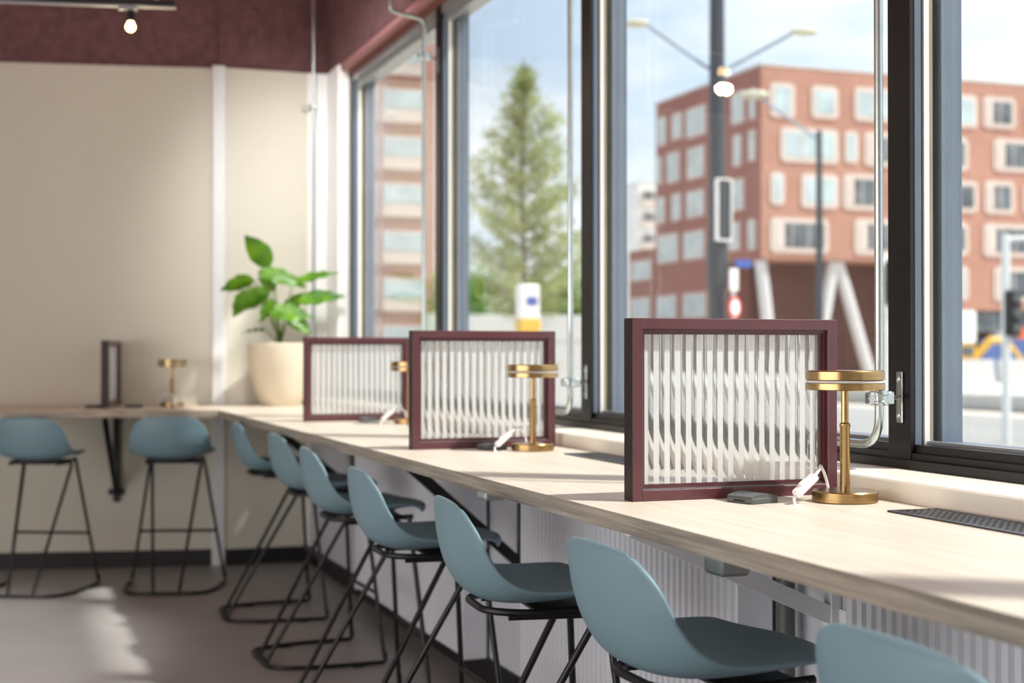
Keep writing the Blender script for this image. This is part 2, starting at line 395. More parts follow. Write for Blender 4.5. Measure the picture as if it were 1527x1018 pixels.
def steel_pipe(yp, ym, label, top):
    x = 1.95
    r = empty('steel_pipe', (x, yp, 1.05))
    tag(r, label, 'pipe', 'steel pipes clamped to the window mullions')
    pts = top+[(x, yp, 2.5), (x, yp, 1.108), (x, yp+.30, 1.108), (x, yp+.30, 1.045)]
    p = MB(); p.tube(fillet(pts[:4], .028, 6)[:-1]+fillet(pts[3:], .075, 8), .0105, 14)
    o = p.build('pipe', M['steel'], r, True)
    pipe_clamp(r, x, yp, 1.220, ym)
    pipe_clamp(r, x, yp, 2.78, ym)
    for ch in r.children: ch.matrix_parent_inverse = Matrix.Translation((-x, -yp, -1.05))
    return r
steel_pipe(2.862, 2.905, 'galvanised steel pipe bending low behind the nearest brass lamp, clamped to a black window post',
           [(1.78, 2.862, 4.0), (1.78, 2.862, 3.02), (1.95, 2.862, 3.0)])
steel_pipe(4.79, 4.855, 'galvanised steel pipe running down beside the second burgundy screen from the front',
           [(1.78, 4.79, 4.0), (1.78, 4.79, 3.02), (1.95, 4.79, 3.0)])
steel_pipe(6.69, 6.74, 'galvanised steel pipe with a bend just under the ceiling beam, at the far window post',
           [(1.78, 6.69, 4.0), (1.78, 6.69, 2.99), (1.95, 6.69, 2.96)])
r = tag(empty('steel_pipe', (1.875, 8.94, 1.0)), 'thin grey pipe rising up the white corner strip by the back wall', 'pipe')
p = MB(); p.tube([(0, 0, .005), (0, 0, 3.0)], .011, 12); p.build('pipe', M['steel'], r, True)
p = MB(); p.lathe([(.012, 1.88), (.022, 1.88), (.022, 1.91), (.012, 1.91)], 16); p.box(-.008, .008, .012, .033, 1.885, 1.905); p.box(-.075, -.02, -.006, .006, 1.888, 1.902)
p.build('pipe_clamp', M['steel'], r, True)

# ------------------------------------------------------------------ counters
def counter_front(x): return 8.35+WSL*x
b = MB()
b.box(XE, XS-.002, -1.2, 8.97, .968, ZC, 0)
o = b.build('counter', [M['oak_y'], M['oak_edge']])
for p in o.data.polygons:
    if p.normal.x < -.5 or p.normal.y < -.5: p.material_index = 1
tag(o, 'long pale oak counter running under the windows beside the row of stools', 'counter')
b = MB()
xa, xb = -4.9, XE-.001
b.prism([(xa, counter_front(xa)), (xb, counter_front(xb)), (xb, WL(xb)-.004), (xa, WL(xa)-.004)], 2, .968, ZC)
o = b.build('counter', [M['oak_x'], M['oak_edge_x']])
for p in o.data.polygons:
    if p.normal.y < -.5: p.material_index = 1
tag(o, 'pale oak counter along the cream back wall behind two stools', 'counter')

def vent(y0, y1, label):
    r = tag(empty('vent_grille', (1.75, (y0+y1)/2, ZC)), label, 'vent', 'grilles let into the window counter')
    h = (y1-y0)/2; f = MB()
    f.box(-.062, .062, -h, h, .0003, .0015, 1)
    for xx in (-.062, .050): f.box(xx, xx+.012, -h, h, .0015, .004)
    for yy in (-h, h-.012): f.box(-.05, .05, yy, yy+.012, .0015, .004)
    fo = f.build('frame', [M['vent_black'], M['vent_hole']], r)
    s = MB(); n = int((y1-y0-.03)/.018)
    for k in range(1, n): 
        yy = -h+.012+(y1-y0-.024)*k/n; s.box(-.05, .05, yy-.003, yy+.003, .0015, .0037)
    for k in range(1, 6): s.box(-.05+.1*k/6-.003, -.05+.1*k/6+.003, -h+.012, h-.012, .0015, .0034)
    s.build('grid', M['vent_black'], r)
vent(1.85, 2.45, 'black grid vent set into the counter at the lower right edge of the picture')
vent(3.55, 4.2, 'black vent grille in the counter just left of the nearest burgundy screen')
vent(5.4, 6.05, 'black vent grille in the counter behind the second screen')

# brackets that carry the counters
def bracket(loc, rz, mtl, label, D=.55, hgt=.5):
    r = tag(empty('shelf_bracket', loc, rz), label, 'bracket')
    a = MB(); a.box(-D, 0, -.018, .018, -.022, 0); a.build('arm', mtl, r)
    a = MB(); a.box(-.025, 0, -.02, .02, -hgt-.06, -.022); a.box(-.006, 0, -.05, .05, -hgt-.02, -hgt+.02); a.build('upright', mtl, r)
    a = MB(); d = Vector((D*.93, 0, -(hgt-.03))); 
    ang = math.atan2(d.z, d.x); Mx = Matrix.Translation((-D*.95, 0, -.03)) @ Matrix.Rotation(-ang, 4, 'Y')
    a.box(0, d.length, -.014, .014, -.02, .02, M=Mx); a.build('strut', mtl, r)
    return r
bracket((1.857, 2.90, .967), 0, M['white_trim'], 'white bracket under the counter between the two white radiators', .56, .26)
bracket((1.859, 5.02, .967), 0, M['black_metal'], 'black diagonal bracket under the window counter beyond the ribbed radiator', .50, .44)
bracket((1.859, 7.72, .967), 0, M['black_metal'], 'black bracket under the far end of the window counter', .50, .40)
bracket((.685, WL(.685)-.002, .967), PI/2+ANG, M['black_metal'], 'black triangular bracket on the cream wall between the two back stools', .55, .50)

def radiator(y0, y1, z0, z1, label):
    r = tag(empty('radiator', (1.80, (y0+y1)/2, z0)), label, 'radiator')
    h = (y1-y0)/2; n = int((y1-y0)/.036)
    p = MB(); poly = []
    for k in range(n):
        ya = -h+.01+(2*h-.02)*k/n; st = (2*h-.02)/n
        for t, x in ((.0, -.050), (.22, -.050), (.36, -.066), (.86, -.066)): poly.append((x, ya+st*t))
    poly += [(-.050, h-.01), (-.030, h-.01), (-.030, -h+.01)]
    p.prism(poly, 2, .02, z1-z0-.02); p.build('ribbed_panel', M['radiator'], r)
    p = MB(); p.box(-.06, .044, -h, -h+.012, 0, z1-z0, bev=.003); p.build('end_plate', M['radiator'], r)
    p = MB(); p.box(-.06, .045, h-.012, h, 0, z1-z0, bev=.003); p.build('end_plate', M['radiator'], r)
    p = MB(); p.box(-.05, .045, -h+.012, h-.012, z1-z0-.012, z1-z0); p.build('top_grille', M['radiator'], r)
    for s in (-.7, .7):
        p = MB(); p.box(.0, .0599, s*h-.02, s*h+.02, .1, z1-z0-.1); p.build('wall_bracket', M['radiator'], r)
radiator(3.17, 4.74, .1003, .94, 'long white ribbed radiator under the counter behind the second and third stools')
radiator(1.0, 2.68, .1003, .94, 'white ribbed radiator under the counter at the lower right corner')
radiator(5.42, 7.25, .1003, .94, 'white radiator under the far part of the counter, beyond the black diagonal bracket')
# pipe stub and sockets under the counter
b = MB(); b.tube([(1.81, 3.05, 0), (1.81, 3.05, .80)], .022, 14)
tag(b.build('heating_pipe', M['grey_plastic'], None, True), 'dark upright pipe on the wall between the radiators', 'pipe')
def socket(x, y, label):
    r = tag(empty('socket_box', (x, y, .968)), label, 'socket', 'sockets under the window counter')
    s = MB(); s.box(-.032, .032, -.035, .035, -.052, -.008, bev=.006); s.build('housing', M['socket_clear'], r)
    s = MB(); s.box(-.04, .06, -.04, .04, -.008, 0, bev=.002); s.build('mounting_plate', M['grey_plastic'], r)
    s = MB(); s.tube([(.03, 0, -.03), (.06, .02, -.035), (.10, .03, -.012), (.16, .04, -.004)], .004, 8); s.build('cable', M['white_plastic'], r, True)
socket(1.27, 2.35, 'small grey socket box under the counter edge behind the second stool')
socket(1.30, 3.78, 'small grey socket box under the counter above the third and fourth stools')

# ------------------------------------------------------------------ reeded glass screens
def make_screen():
    W, H, D, F = .511, .397, .046, .024
    r = empty('privacy_screen')
    for nm, bx in (('left_stile', (0, F, 0, H)), ('right_stile', (W-F, W, 0, H)), ('top_rail', (F, W-F, H-F, H)), ('bottom_rail', (F, W-F, 0, F))):
        f = MB(); f.box(bx[0], bx[1], 0, D, bx[2], bx[3], 0, bev=.0012)
        o = f.build(nm, [M['frame_red'], M['frame_shade']], r)
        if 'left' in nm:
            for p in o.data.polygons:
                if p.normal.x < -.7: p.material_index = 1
    # inner bead: two steps down to the glass
    f = MB()
    for o0, o1, y0, y1 in ((F, F+.006, .010, .036), (F+.006, F+.011, .016, .030)):
        f.box(o0, o1, y0, y1, o0, H-o0); f.box(W-o1, W-o0, y0, y1, o0, H-o0)
        f.box(o1, W-o1, y0, y1, o0, o1); f.box(o1, W-o1, y0, y1, H-o1, H-o0)
    f.build('bead', M['frame_red'], r)
    g = MB(); g.box(F+.001, W-F-.001, .0085, .010, F+.0005, F+.0022)
    g.build('bead_line', M['greyalu'], r)  # thin grey metal line along the bottom bead only
    # pane: frosted upright bands between concave clear flutes
    f = MB(); x0, x1 = F+.009, W-F-.009; z0, z1 = F+.009, H-F-.009
    n = 17; pt = (x1-x0)/n; yb, yf = .0265, .0205
    prof = []
    for k in range(n):
        xa = x0+k*pt; wf = pt*.50
        prof.append((xa, yf, 1))
        prof.append((xa+wf, yf, 0))
        ww = pt-wf
        for j in range(1, 8):
            t = j/8; prof.append((xa+wf+ww*t, yf+.0007*4*t*(1-t), 0))
    prof.append((x1, yf, 0))
    base = len(f.v)
    for x, y, _ in prof: f.v.append((x, y, z0)); f.v.append((x, y, z1))
    for i in range(len(prof)-1):
        f.f.append((base+2*i, base+2*i+2, base+2*i+3, base+2*i+1)); f.m.append(prof[i][2])
    m = len(f.v); f.v += [(x0, yb, z0), (x0, yb, z1), (x1, yb, z0), (x1, yb, z1)]
    f.f.append((m, m+1, m+3, m+2)); f.m.append(0)
    e = base+2*(len(prof)-1)
    f.f.append((base, base+1, m+1, m)); f.m.append(0)
    f.f.append((e, m+2, m+3, e+1)); f.m.append(0)
    f.f.append(tuple([base+2*i for i in range(len(prof))][::-1]+[m, m+2])); f.m.append(0)
    f.f.append(tuple([base+2*i+1 for i in range(len(prof))]+[m+3, m+1])); f.m.append(0)
    o = f.build('reeded_pane', [M['glass'], M['frost']], r)
    return r
sc0 = make_screen()
SCREENS = [(1.285, 2.80, 0, 'burgundy framed ribbed glass screen nearest the camera, beside the sharpest brass lamp'),
           (1.290, 4.56, 0, 'burgundy framed ribbed glass screen second from the front, behind the middle brass lamp'),
           (1.345, 6.60, 0, 'burgundy framed ribbed glass screen next to the potted plant'),
           (.60, 8.62, math.radians(78), 'burgundy screen seen edge-on on the counter along the back wall')]
for i, (x, y, a, lb) in enumerate(SCREENS):
    o = sc0 if i == 0 else copy_tree(sc0)
    o.location = (x, y, ZC); o.rotation_euler = (0, 0, a)
    tag(o, lb, 'screen', 'burgundy ribbed glass screens on the counters')

# ------------------------------------------------------------------ brass lamps
def make_lamp():
    r = empty('table_lamp')
    b = MB(); b.lathe([(0, 0), (.068, 0), (.0705, .002), (.0705, .022), (.0685, .0245), (0, .0245)], 48); b.build('base', M['brass'], r, True)
    b = MB(); b.lathe([(.0, .0245), (.0105, .0245), (.0105, .160), (.0118, .162), (.0118, .168), (.008, .171), (.008, .245), (0, .245)], 24)
    b.build('stem', M['brass'], r, True)
    sh = MB(); sh.lathe([(0, .262), (.080, .262), (.0845, .264), (.0845, .281), (.082, .2835), (0, .2835)], 56); shade = sh.build('lamp_shade', M['brass'], r, True)
    sh = MB(); sh.lathe([(0, .241), (.082, .241), (.0845, .243), (.0845, .2555), (.082, .257), (0, .257)], 56); sh.build('lower_disc', M['brass'], shade, True)
    sh = MB(); sh.lathe([(0, .2572), (.0825, .2572), (.0825, .2618), (0, .2618)], 48); sh.build('diffuser', M['diffuser'], shade, True)
    c = MB()
    c.tube(fillet([(.006, .071, .010), (.004, .082, .045), (-.03, .05, .078), (-.062, .0, .072), (-.088, -.020, .059)], .03, 6), .0032, 8)
    co = c.build('cord', M['white_plastic'], r, True)
    c = MB(); c.tube(fillet([(-.134, -.02, .021), (-.143, -.026, .012), (-.141, -.03, .001)], .012, 5), .0032, 8); c.build('cord', M['white_plastic'], r, True)
    c = MB(); c.lathe([(0, 0), (.012, 0), (.012, .0015), (0, .0015)], 16, (-.141, -.030, 0)); c.build('cable_grommet', M['white_plastic'], r)
    d = (Vector((-.086, -.020, .060))-Vector((-.135, -.020, .020))); 
    q = d.to_track_quat('X', 'Z').to_matrix().to_4x4(); Mx = Matrix.Translation((-.135, -.020, .020)) @ q
    s = MB(); s.box(0, d.length, -.012, .012, -.0085, .0085, bev=.004, M=Mx); s.box(d.length*.35, d.length*.62, -.006, .006, .0085, .012, bev=.001, M=Mx)
    s.build('inline_switch', M['white_plastic'], co)
    return r
lp0 = make_lamp()
LAMPS = [(1.722, 2.655, 0, 'brass table lamp nearest the camera, in sharp focus with a white inline switch'),
         (1.657, 4.40, 0, 'brass table lamp in the middle, in front of the second screen'),
         (1.757, 6.26, 0, 'brass table lamp mostly hidden behind the second screen from the front'),
         (.985, 8.83, PI*.45, 'small blurred brass lamp on the back wall counter')]
for i, (x, y, a, lb) in enumerate(LAMPS):
    o = lp0 if i == 0 else copy_tree(lp0)
    o.location = (x, y, ZC); o.rotation_euler = (0, 0, a)
    tag(o, lb, 'lamp', 'brass table lamps on the counters')
def make_puck():
    r = empty('power_socket_lid')
    b = MB(); b.box(-.039, .039, -.039, .039, 0, .013, bev=.002); b.build('base', M['grey_plastic'], r)
    b = MB(); n = 8; w = .0375
    poly = [(-w, .013)]+[(-w+2*w*k/n, .0155+.006*math.sin(PI*k/n)) for k in range(n+1)]+[(w, .013)]
    b.prism([(x, z) for x, z in poly][::-1], 1, -.0375, .0375); b.build('lid', M['grey_plastic'], r)
    b = MB(); b.box(-.0395, -.038, -.017, .017, .004, .008); b.build('slot', M['rubber'], r)
    return r
pk0 = make_puck()
PUCKS = [(1.526, 2.71, .25, 'square grey socket lid at the foot of the nearest screen'),
         (1.545, 4.49, .1, 'square grey socket lid at the foot of the second screen'),
         (1.63, 6.52, .1, 'square grey socket lid at the foot of the third screen, by the plant'),
         (.52, 8.68, .9, 'flat grey socket lid on the back counter left of the edge-on screen'),
         (.75, 8.70, .9, 'flat grey socket lid on the back counter right of the edge-on screen')]
for i, (x, y, a, lb) in enumerate(PUCKS):
    o = pk0 if i == 0 else copy_tree(pk0)
    o.location = (x, y, ZC); o.rotation_euler = (0, 0, a)
    tag(o, lb, 'socket', 'grey socket lids on the counters')

# ------------------------------------------------------------------ bar stools
def catmull(rows, n):
    out = []; m = len(rows)
    for i in range(m-1):
        p0, p1, p2, p3 = rows[max(i-1, 0)], rows[i], rows[i+1], rows[min(i+2, m-1)]
        for k in range(n):
            t = k/n
            out.append(tuple(.5*((2*b)+(-a+c)*t+(2*a-5*b+4*c-d)*t*t+(-a+3*b-3*c+d)*t**3) for a, b, c, d in zip(p0, p1, p2, p3)))
    out.append(rows[-1]); return out
def make_stool():
    r = empty('bar_stool')
    # x of the middle, z of the middle, half width, forward wrap of the edge, lift of the edge
    rows = [(-.221, .974, .104, .004, -.003), (-.225, .972, .142, .011, -.008), (-.229, .957, .173, .024, -.011), (-.229, .919, .200, .042, -.007), (-.222, .866, .216, .054, .000),
            (-.204, .808, .226, .066, .014), (-.169, .760, .232, .070, .035), (-.111, .740, .233, .058, .042), (-.022, .740, .230, .028, .038), (.075, .751, .225, .004, .028),
            (.149, .764, .214, -.020, .013), (.195, .767, .190, -.034, -.003), (.216, .763, .161, -.038, -.014), (.222, .757, .125, -.034, -.018)]
    R = catmull(rows, 5); nu = 34; sh = MB(); n = nu+1
    for xc, zc, w, dx, dz in R:
        for k in range(n):
            u = -1+2*k/nu; au = abs(u)
            sh.v.append((xc+dx*au**2.4, w*u, zc+dz*au**2.6))
    for i in range(len(R)-1):
        for k in range(nu):
            sh.f.append((i*n+k, i*n+k+1, (i+1)*n+k+1, (i+1)*n+k)); sh.m.append(0)
    o = sh.build('shell', M['stool'], r, 'all')
    md = o.modifiers.new('thick', 'SOLIDIFY'); md.thickness = .011; md.offset = 0
    md = o.modifiers.new('round', 'SUBSURF'); md.levels = 1; md.render_levels = 1
    # seat frame: a rear hoop and two side rails under the shell
    f = MB(); hoop = [(.15, -.145, .726), (-.06, -.150, .720), (-.150, -.10, .722), (-.150, .10, .722), (-.06, .150, .720), (.15, .145, .726)]
    f.tube(fillet(hoop, .07, 6), .009, 10)
    f.box(-.04, .12, -.15, .15, .7225, .7285); f.build('seat_frame', M['black_metal'], r, True)
    for s in (-1, 1):
        l = MB(); l.tube(fillet([(-.10, s*.135, .712), (.120, s*.140, .710), (-.27, s*.07, .012)], .045, 8), .009, 10); l.build('leg', M['black_metal'], r, True)
        l = MB(); l.tube([(.135, s*.150, .726), (.195, s*.262, .03)], .009, 10); l.build('leg', M['black_metal'], r, True)
    b = MB()
    base = [(.197, -.264, .055), (.20, -.266, .012), (-.06, -.262, .012), (-.295, -.16, .012), (-.295, .16, .012), (-.06, .262, .012), (.20, .266, .012), (.197, .264, .055)]
    pts = fillet(base[:3]+[(-.285, -.21, .012), (-.285, .21, .012)]+base[5:], .10, 8); b.tube(pts, .0095, 10)
    b.box(-.286, -.262, -.085, .085, .004, .018); bo = b.build('sled_base', M['black_metal'], r, True)
    for x, y in ((.08, -.265), (.08, .265), (-.12, -.245), (-.12, .245)):
        g = MB(); g.box(x-.025, x+.025, y-.012, y+.012, 0, .008); g.build('glide', M['rubber'], bo)
    b = MB(); t = (.726-.30)/.696
    b.tube([(.135+.06*t, -.150-.112*t, .30), (.135+.06*t, .150+.112*t, .30)], .0085, 10); b.build('footrest', M['black_metal'], r, True)
    return r
st0 = make_stool()
W_ = 'blue-grey shell bar stool '
STOOLS = [(1.250, 1.50, 2, W_+'cut off by the lower right corner, nearest the camera'),
          (1.258, 2.42, .7, W_+'second from the front, before the nearest screen'),
          (1.228, 3.25, -5, W_+'third from the front at the window counter, beside the long radiator'),
          (1.240, 4.22, -2, W_+'fourth from the front at the window counter'),
          (1.285, 5.20, -2, W_+'fifth from the front at the window counter'),
          (1.340, 6.15, 2, W_+'sixth from the front, second from the far corner'),
          (1.345, 7.24, -2, W_+'at the far end of the window counter, by the room corner'),
          (.930, 8.25, 75, W_+'seen from behind, right of the wall bracket'),
          (.215, 8.42, 66, W_+'seen from behind at the left edge of the picture')]
for i, (x, y, a, lb) in enumerate(STOOLS):
    o = st0 if i == 0 else copy_tree(st0)
    o.location = (x, y, 0); o.rotation_euler = (0, 0, math.radians(a))
    tag(o, lb, 'stool', 'blue-grey bar stools at the counters')

# ------------------------------------------------------------------ plant pot and plant
PX, PY = 1.625, 8.72
r = tag(empty('plant_pot', (PX, PY, ZC)), 'round cream tapered pot on the counter in the far corner', 'pot')
b = MB(); b.lathe([(0, 0), (.118, 0), (.126, .006), (.150, .08), (.176, .17), (.194, .27), (.203, .378), (.196, .384), (.186, .378), (.180, .335)], 48)
b.build('pot', M['pot'], r, True)
b = MB(); b.lathe([(.182, .33), (.10, .342), (0, .346)], 32); b.build('soil', M['soil'], r, True)
r = tag(empty('potted_plant', (PX, PY, ZC+.345)), 'leafy green plant with broad oval leaves growing in the cream pot', 'plant')
def leaf(base, tip, width, roll=0.0, droop=.12, fold=.18):
    base, tip = Vector(base), Vector(tip); d = tip-base; ln = d.length; t = d.normalized()
    side = t.cross(Vector((0, 0, 1)))
    side = side.normalized() if side.length > .05 else Vector((1, 0, 0))
    side = (Matrix.Rotation(roll, 3, t) @ side); nrm = side.cross(t)
    g = MB(); nl, nw = 14, 6
    for i in range(nl+1):
        s = i/nl
        w = width*(math.sin(PI*min(1, s**.85))**.75)*(1-.25*s) if 0 < s < 1 else .002
        c = base+d*s+nrm*(-droop*ln*(4*(s-.35)**2-.49)) 
        for k in range(nw+1):
            u = -1+2*k/nw
            g.v.append(tuple(c+side*(u*w)+nrm*(fold*w*abs(u)+.006*math.sin(s*22+u*2)*abs(u))))
    for i in range(nl):
        for k in range(nw):
            g.f.append((i*(nw+1)+k, i*(nw+1)+k+1, (i+1)*(nw+1)+k+1, (i+1)*(nw+1)+k)); g.m.append(0)
    return g
SC = 1/240.0
def q(px, py, dy=0.0):     # leaf layout in the plant's own plane, centimetre sketch -> metres
    return Vector(((px-105)*SC/.94, dy, (172-py)*SC*1.09))
LEAVES = [((88, 62), (54, 19), .082, -.2, -.06, 1.0), ((66, 80), (18, 92), .068, .3, -.10, .9), ((86, 96), (32, 118), .080, .1, -.16, 1.1), ((70, 68), (136, 86), .066, .5, -.12, 1.0),
          ((118, 84), (178, 66), .050, .2, -.14, .7), ((122, 108), (186, 98), .065, -.2, -.17, .9), ((82, 122), (140, 128), .071, .0, -.22, 1.0), ((106, 126), (140, 150), .065, .6, -.16, .9),
          ((84, 146), (52, 148), .026, .3, .0, .4), ((110, 126), (134, 94), .059, -.4, -.05, 1.0), ((64, 94), (36, 128), .071, .4, -.05, 1.1), ((92, 108), (66, 136), .065, .4, -.20, 1.1), ((100, 92), (76, 74), .05, .1, .06, .9), ((96, 60), (104, 58), .02, .1, .10, .2)]
stm = MB()
for (bx, by), (tx, ty), w, roll, dy, rl in LEAVES[:-1]:
    p0 = Vector((random.uniform(-.012, .012), random.uniform(-.012, .012), -.005)); pb = q(bx, by, dy*.7)
    mid = Vector((pb.x*.28, pb.y*.25, pb.z*.55)); pts = [p0*(1-t)**2+mid*2*t*(1-t)+pb*t*t for t in [k/8 for k in range(9)]]
    stm.tube(pts, [.0055-.0025*k/8 for k in range(9)], 7)
stm.tube([(0, 0, -.01), (.002, 0, .09)], .012, 10)
stm.build('stem', M['stem'], r, True)
for (bx, by), (tx, ty), w, roll, dy, rl in LEAVES[:-1]:
    b0, t0 = q(bx, by, dy*.7), q(tx, ty, dy)
    leaf(b0, t0, w, rl, .05).build('leaf', M['leaf'], r, 'all')

# ------------------------------------------------------------------ track light
TX, TY, TZ = .567, 6.81, 2.93
r = tag(empty('track_light', (TX, TY, TZ), ANG), 'black ceiling track with one glowing bare bulb at the upper left', 'light')
b = MB(); b.box(-3.2, .20, -.016, .016, .012, .040, bev=.002); b.build('track', M['black_metal'], r)
b = MB(); b.box(-3.2, .205, -.014, .014, .004, .0118); b.build('track_flange', M['greyalu'], r)
for x in (.12, -1.3, -2.7):
    b = MB(); b.tube([(x, 0, .04), (x, 0, 1.07)], .003, 8); b.lathe([(0, .04), (.014, .04), (.014, .058), (.006, .066), (0, .066)], 14, (x, 0, 0)); b.build('suspension_rod', M['steel'], r, True)
b = MB(); b.box(-.055, .03, -.014, .014, -.010, .0035, bev=.002); b.build('adapter', M['greyalu'], r)
b = MB(); b.lathe([(0, -.062), (.017, -.062), (.019, -.05), (.019, -.022), (.010, -.010), (0, -.010)], 20); lh = b.build('lamp_holder', M['black_metal'], r, True)
b = MB(); b.lathe([(0, -.110)]+[(.022*math.sin(a), -.088-.022*math.cos(a)) for a in [PI*k/10 for k in range(1, 9)]]+[(.014, -.063), (0, -.063)], 24); b.build('bulb', M['bulb'], lh, True)
bl = bpy.data.lights.new('bulb_light', 'POINT'); bl.energy = 8; bl.color = (1, .75, .45); bl.shadow_soft_size = .03
o = bpy.data.objects.new('bulb_light', bl); COL.objects.link(o); o.location = (TX, TY, TZ-.18)

# ------------------------------------------------------------------ outside: ground, platform
b = MB(); b.box(2.2, 140, -60, 200, -.47, -.27); struct(b.build('ground', M['paving']))
b = MB(); b.box(12.5, 24.0, -60, 200, -.27, -.262); struct(b.build('road', M['asphalt']))
b = MB(); b.box(26, 41.6, -40, 160, -.27, .2, bev=.03); tag(struct(b.build('tram_platform', M['concrete'])))
b = MB(); b.box(25.55, 25.95, -40, 160, -.27, -.255); struct(b.build('kerb_shadow', M['rubber']))  # dark strip laid down as the shadow along the platform foot

# ------------------------------------------------------------------ outside: brick block
BX, BY = 42.25, 73.92
r = tag(empty('brick_building', (BX, BY, -.27)), 'red brick office block with rounded white window surrounds standing on slanted white columns', 'building')
INV = Matrix.Translation((-BX, -BY, .27))
def part(mb, nm, mt, par=None, smooth=False):
    o = mb.build(nm, mt, par or r, smooth)
    if par is None: o.matrix_parent_inverse = INV
    return o
w = MB()
w.box(BX, 70, BY, 88.25, 6.95, 18.36, 0); w.box(56.0, 70, BY, 88.25, 4.05, 6.95, 0)
ob = part(w, 'facade', [M['brick'], M['brick_shade']])
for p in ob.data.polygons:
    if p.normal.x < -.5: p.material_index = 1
w = MB(); w.box(BX-.05, 70.05, BY-.05, 88.3, 18.36, 18.5); part(w, 'roof_edge', M['concrete'])
w = MB(); w.box(BX+.02, 60, 88.25, 92.7, -.27, 8.6); w.box(BX+.03, 60, 79.8, 88.25, 2.5, 6.95); part(w, 'side_wing', M['brick_shade'])
w = MB(); w.box(BX+2.6, 70, BY+3.6, 88, -.27, 6.95); w.box(BX+.03, BX+10, 79.8, 88.2, -.27, 2.6); part(w, 'ground_floor', M['recess'])
for (xa, za), (xb, zb) in (((42.6, 6.9), (43.6, -.27)), ((47.6, 6.9), (46.4, -.27)), ((47.9, 6.9), (50.4, -.27)), ((53.6, 6.9), (52.4, -.27)), ((60.4, 4.0), (58.6, -.27)), ((60.6, 4.0), (62.6, -.27))):
    w = MB(); w.tube([(xa, BY+.7, za), (xb, BY+.9, zb)], .36, 10); part(w, 'column', M['column'], None, True)
def rrect(x0, z0, x1, z1, rad, n=4):
    pts = []
    for cx, cz, a0 in ((x1-rad, z1-rad, 0), (x0+rad, z1-rad, PI/2), (x0+rad, z0+rad, PI), (x1-rad, z0+rad, 1.5*PI)):
        for k in range(n+1):
            a = a0+PI/2*k/n; pts.append((cx+rad*math.cos(a), cz+rad*math.sin(a)))
    return pts
FRONT = [[(42.7,15.2,44.6,17.5,1),(45.5,15.3,47.6,17.5,1),(48.5,15.3,52.3,17.6,1),(53.0,15.3,55.2,17.6,0),(55.7,15.3,57.7,17.6,1),(57.9,15.4,60.6,17.6,0),(61.2,15.4,65.0,17.6,0)],
 [(43.4,12.6,47.6,14.9,1),(47.8,12.7,49.0,14.9,1),(49.2,12.6,52.2,14.9,0),(52.6,12.6,54.6,14.9,1),(54.9,12.6,57.0,14.9,0),(58.7,12.7,61.9,15.0,0)],
 [(42.7,10.0,43.9,12.2,1),(44.8,9.9,47.6,12.2,1),(47.7,9.9,50.5,12.3,0),(51.0,9.9,54.2,12.2,1),(54.7,10.0,57.7,12.2,0),(58.0,10.0,60.5,12.3,0),(61.0,10.0,64,12.2,0)],
 [(42.7,7.2,46.9,9.5,0),(48.5,7.2,52.3,9.6,0),(54.9,7.3,57.0,9.6,0),(57.9,7.3,61.9,9.6,0)],
 [(56.1,4.5,57.0,6.9,1),(58.7,4.5,61.9,6.9,0)]]
for row in FRONT:
    for x0, z0, x1, z1, lt in row:
        x0 += .12; x1 -= .12; z0 += .12; z1 -= .12
        w = MB(); w.prism(rrect(x0, z0, x1, z1, .32), 1, BY-.10, BY+.01); s = part(w, 'window', M['stone_white'])
        t = .30 if x1-x0 > 1.6 else .24
        w = MB(); w.box(x0+t, x1-t, BY-.13, BY-.09, z0+t, z1-t)
        g = w.build('pane', M['ext_glass_light'] if lt else M['ext_glass'], s)
        n = max(1, round((x1-x0-2*t)/1.0)); w = MB()
        for k in range(1, n): 
            xx = x0+t+(x1-x0-2*t)*k/n; w.box(xx-.03, xx+.03, BY-.16, BY-.12, z0+t, z1-t)
        if not lt: w.box(x0+t, x0+t+(x1-x0)*.16, BY-.145, BY-.128, z0+t, z1-t); 
        if w.v: w.build('glazing_bar', M['stone_white'], s)
SIDE = [[(86.3,15.2,88.0,17.5),(83.9,15.3,85.8,17.4),(80.6,15.1,83.7,17.4),(78.4,15.3,79.5,17.5),(75.6,15.1,77.6,17.4),(74.3,15.1,75.4,17.3)],
 [(87.0,12.6,88.1,14.9),(84.3,12.5,86.6,14.9),(80.8,12.4,83.6,14.8),(78.2,12.4,79.6,14.8),(76.0,12.5,77.4,14.8),(74.3,12.6,75.5,14.8)],
 [(86.5,9.9,88.1,12.1),(84.1,9.9,85.9,12.1),(80.8,9.9,83.7,12.0),(78.2,9.9,79.6,12.1),(75.7,9.8,77.6,12.1)],
 [(84.5,7.2,88.0,9.5),(80.8,7.2,84.1,9.4),(78.3,7.3,79.8,9.4),(76.2,7.4,78.0,9.5),(74.3,7.3,75.6,9.5)],
 [(88.7,6.2,92.4,8.0),(80.6,3.4,84.2,5.4),(84.8,3.4,88.2,5.4),(88.9,3.4,92.4,5.4)]]
for row in SIDE:
    for y0, z0, y1, z1 in row:
        y0 += .22; y1 -= .22; z0 += .2; z1 -= .15
        w = MB(); w.prism(rrect(y0, z0, y1, z1, .12), 0, BX-.10, BX+.05); s = part(w, 'window', M['stone_white'])
        n = max(1, round((y1-y0)/.9))
        w = MB()
        for k in range(n):
            ya = y0+.15+(y1-y0-.15)*k/n; yb = y0+(y1-y0-.15)*(k+1)/n+.0
            w.box(BX-.13, BX-.09, ya, max(ya+.1, yb), z0+.15, z1-.15)
        w.build('pane', M['ext_glass_light'], s)
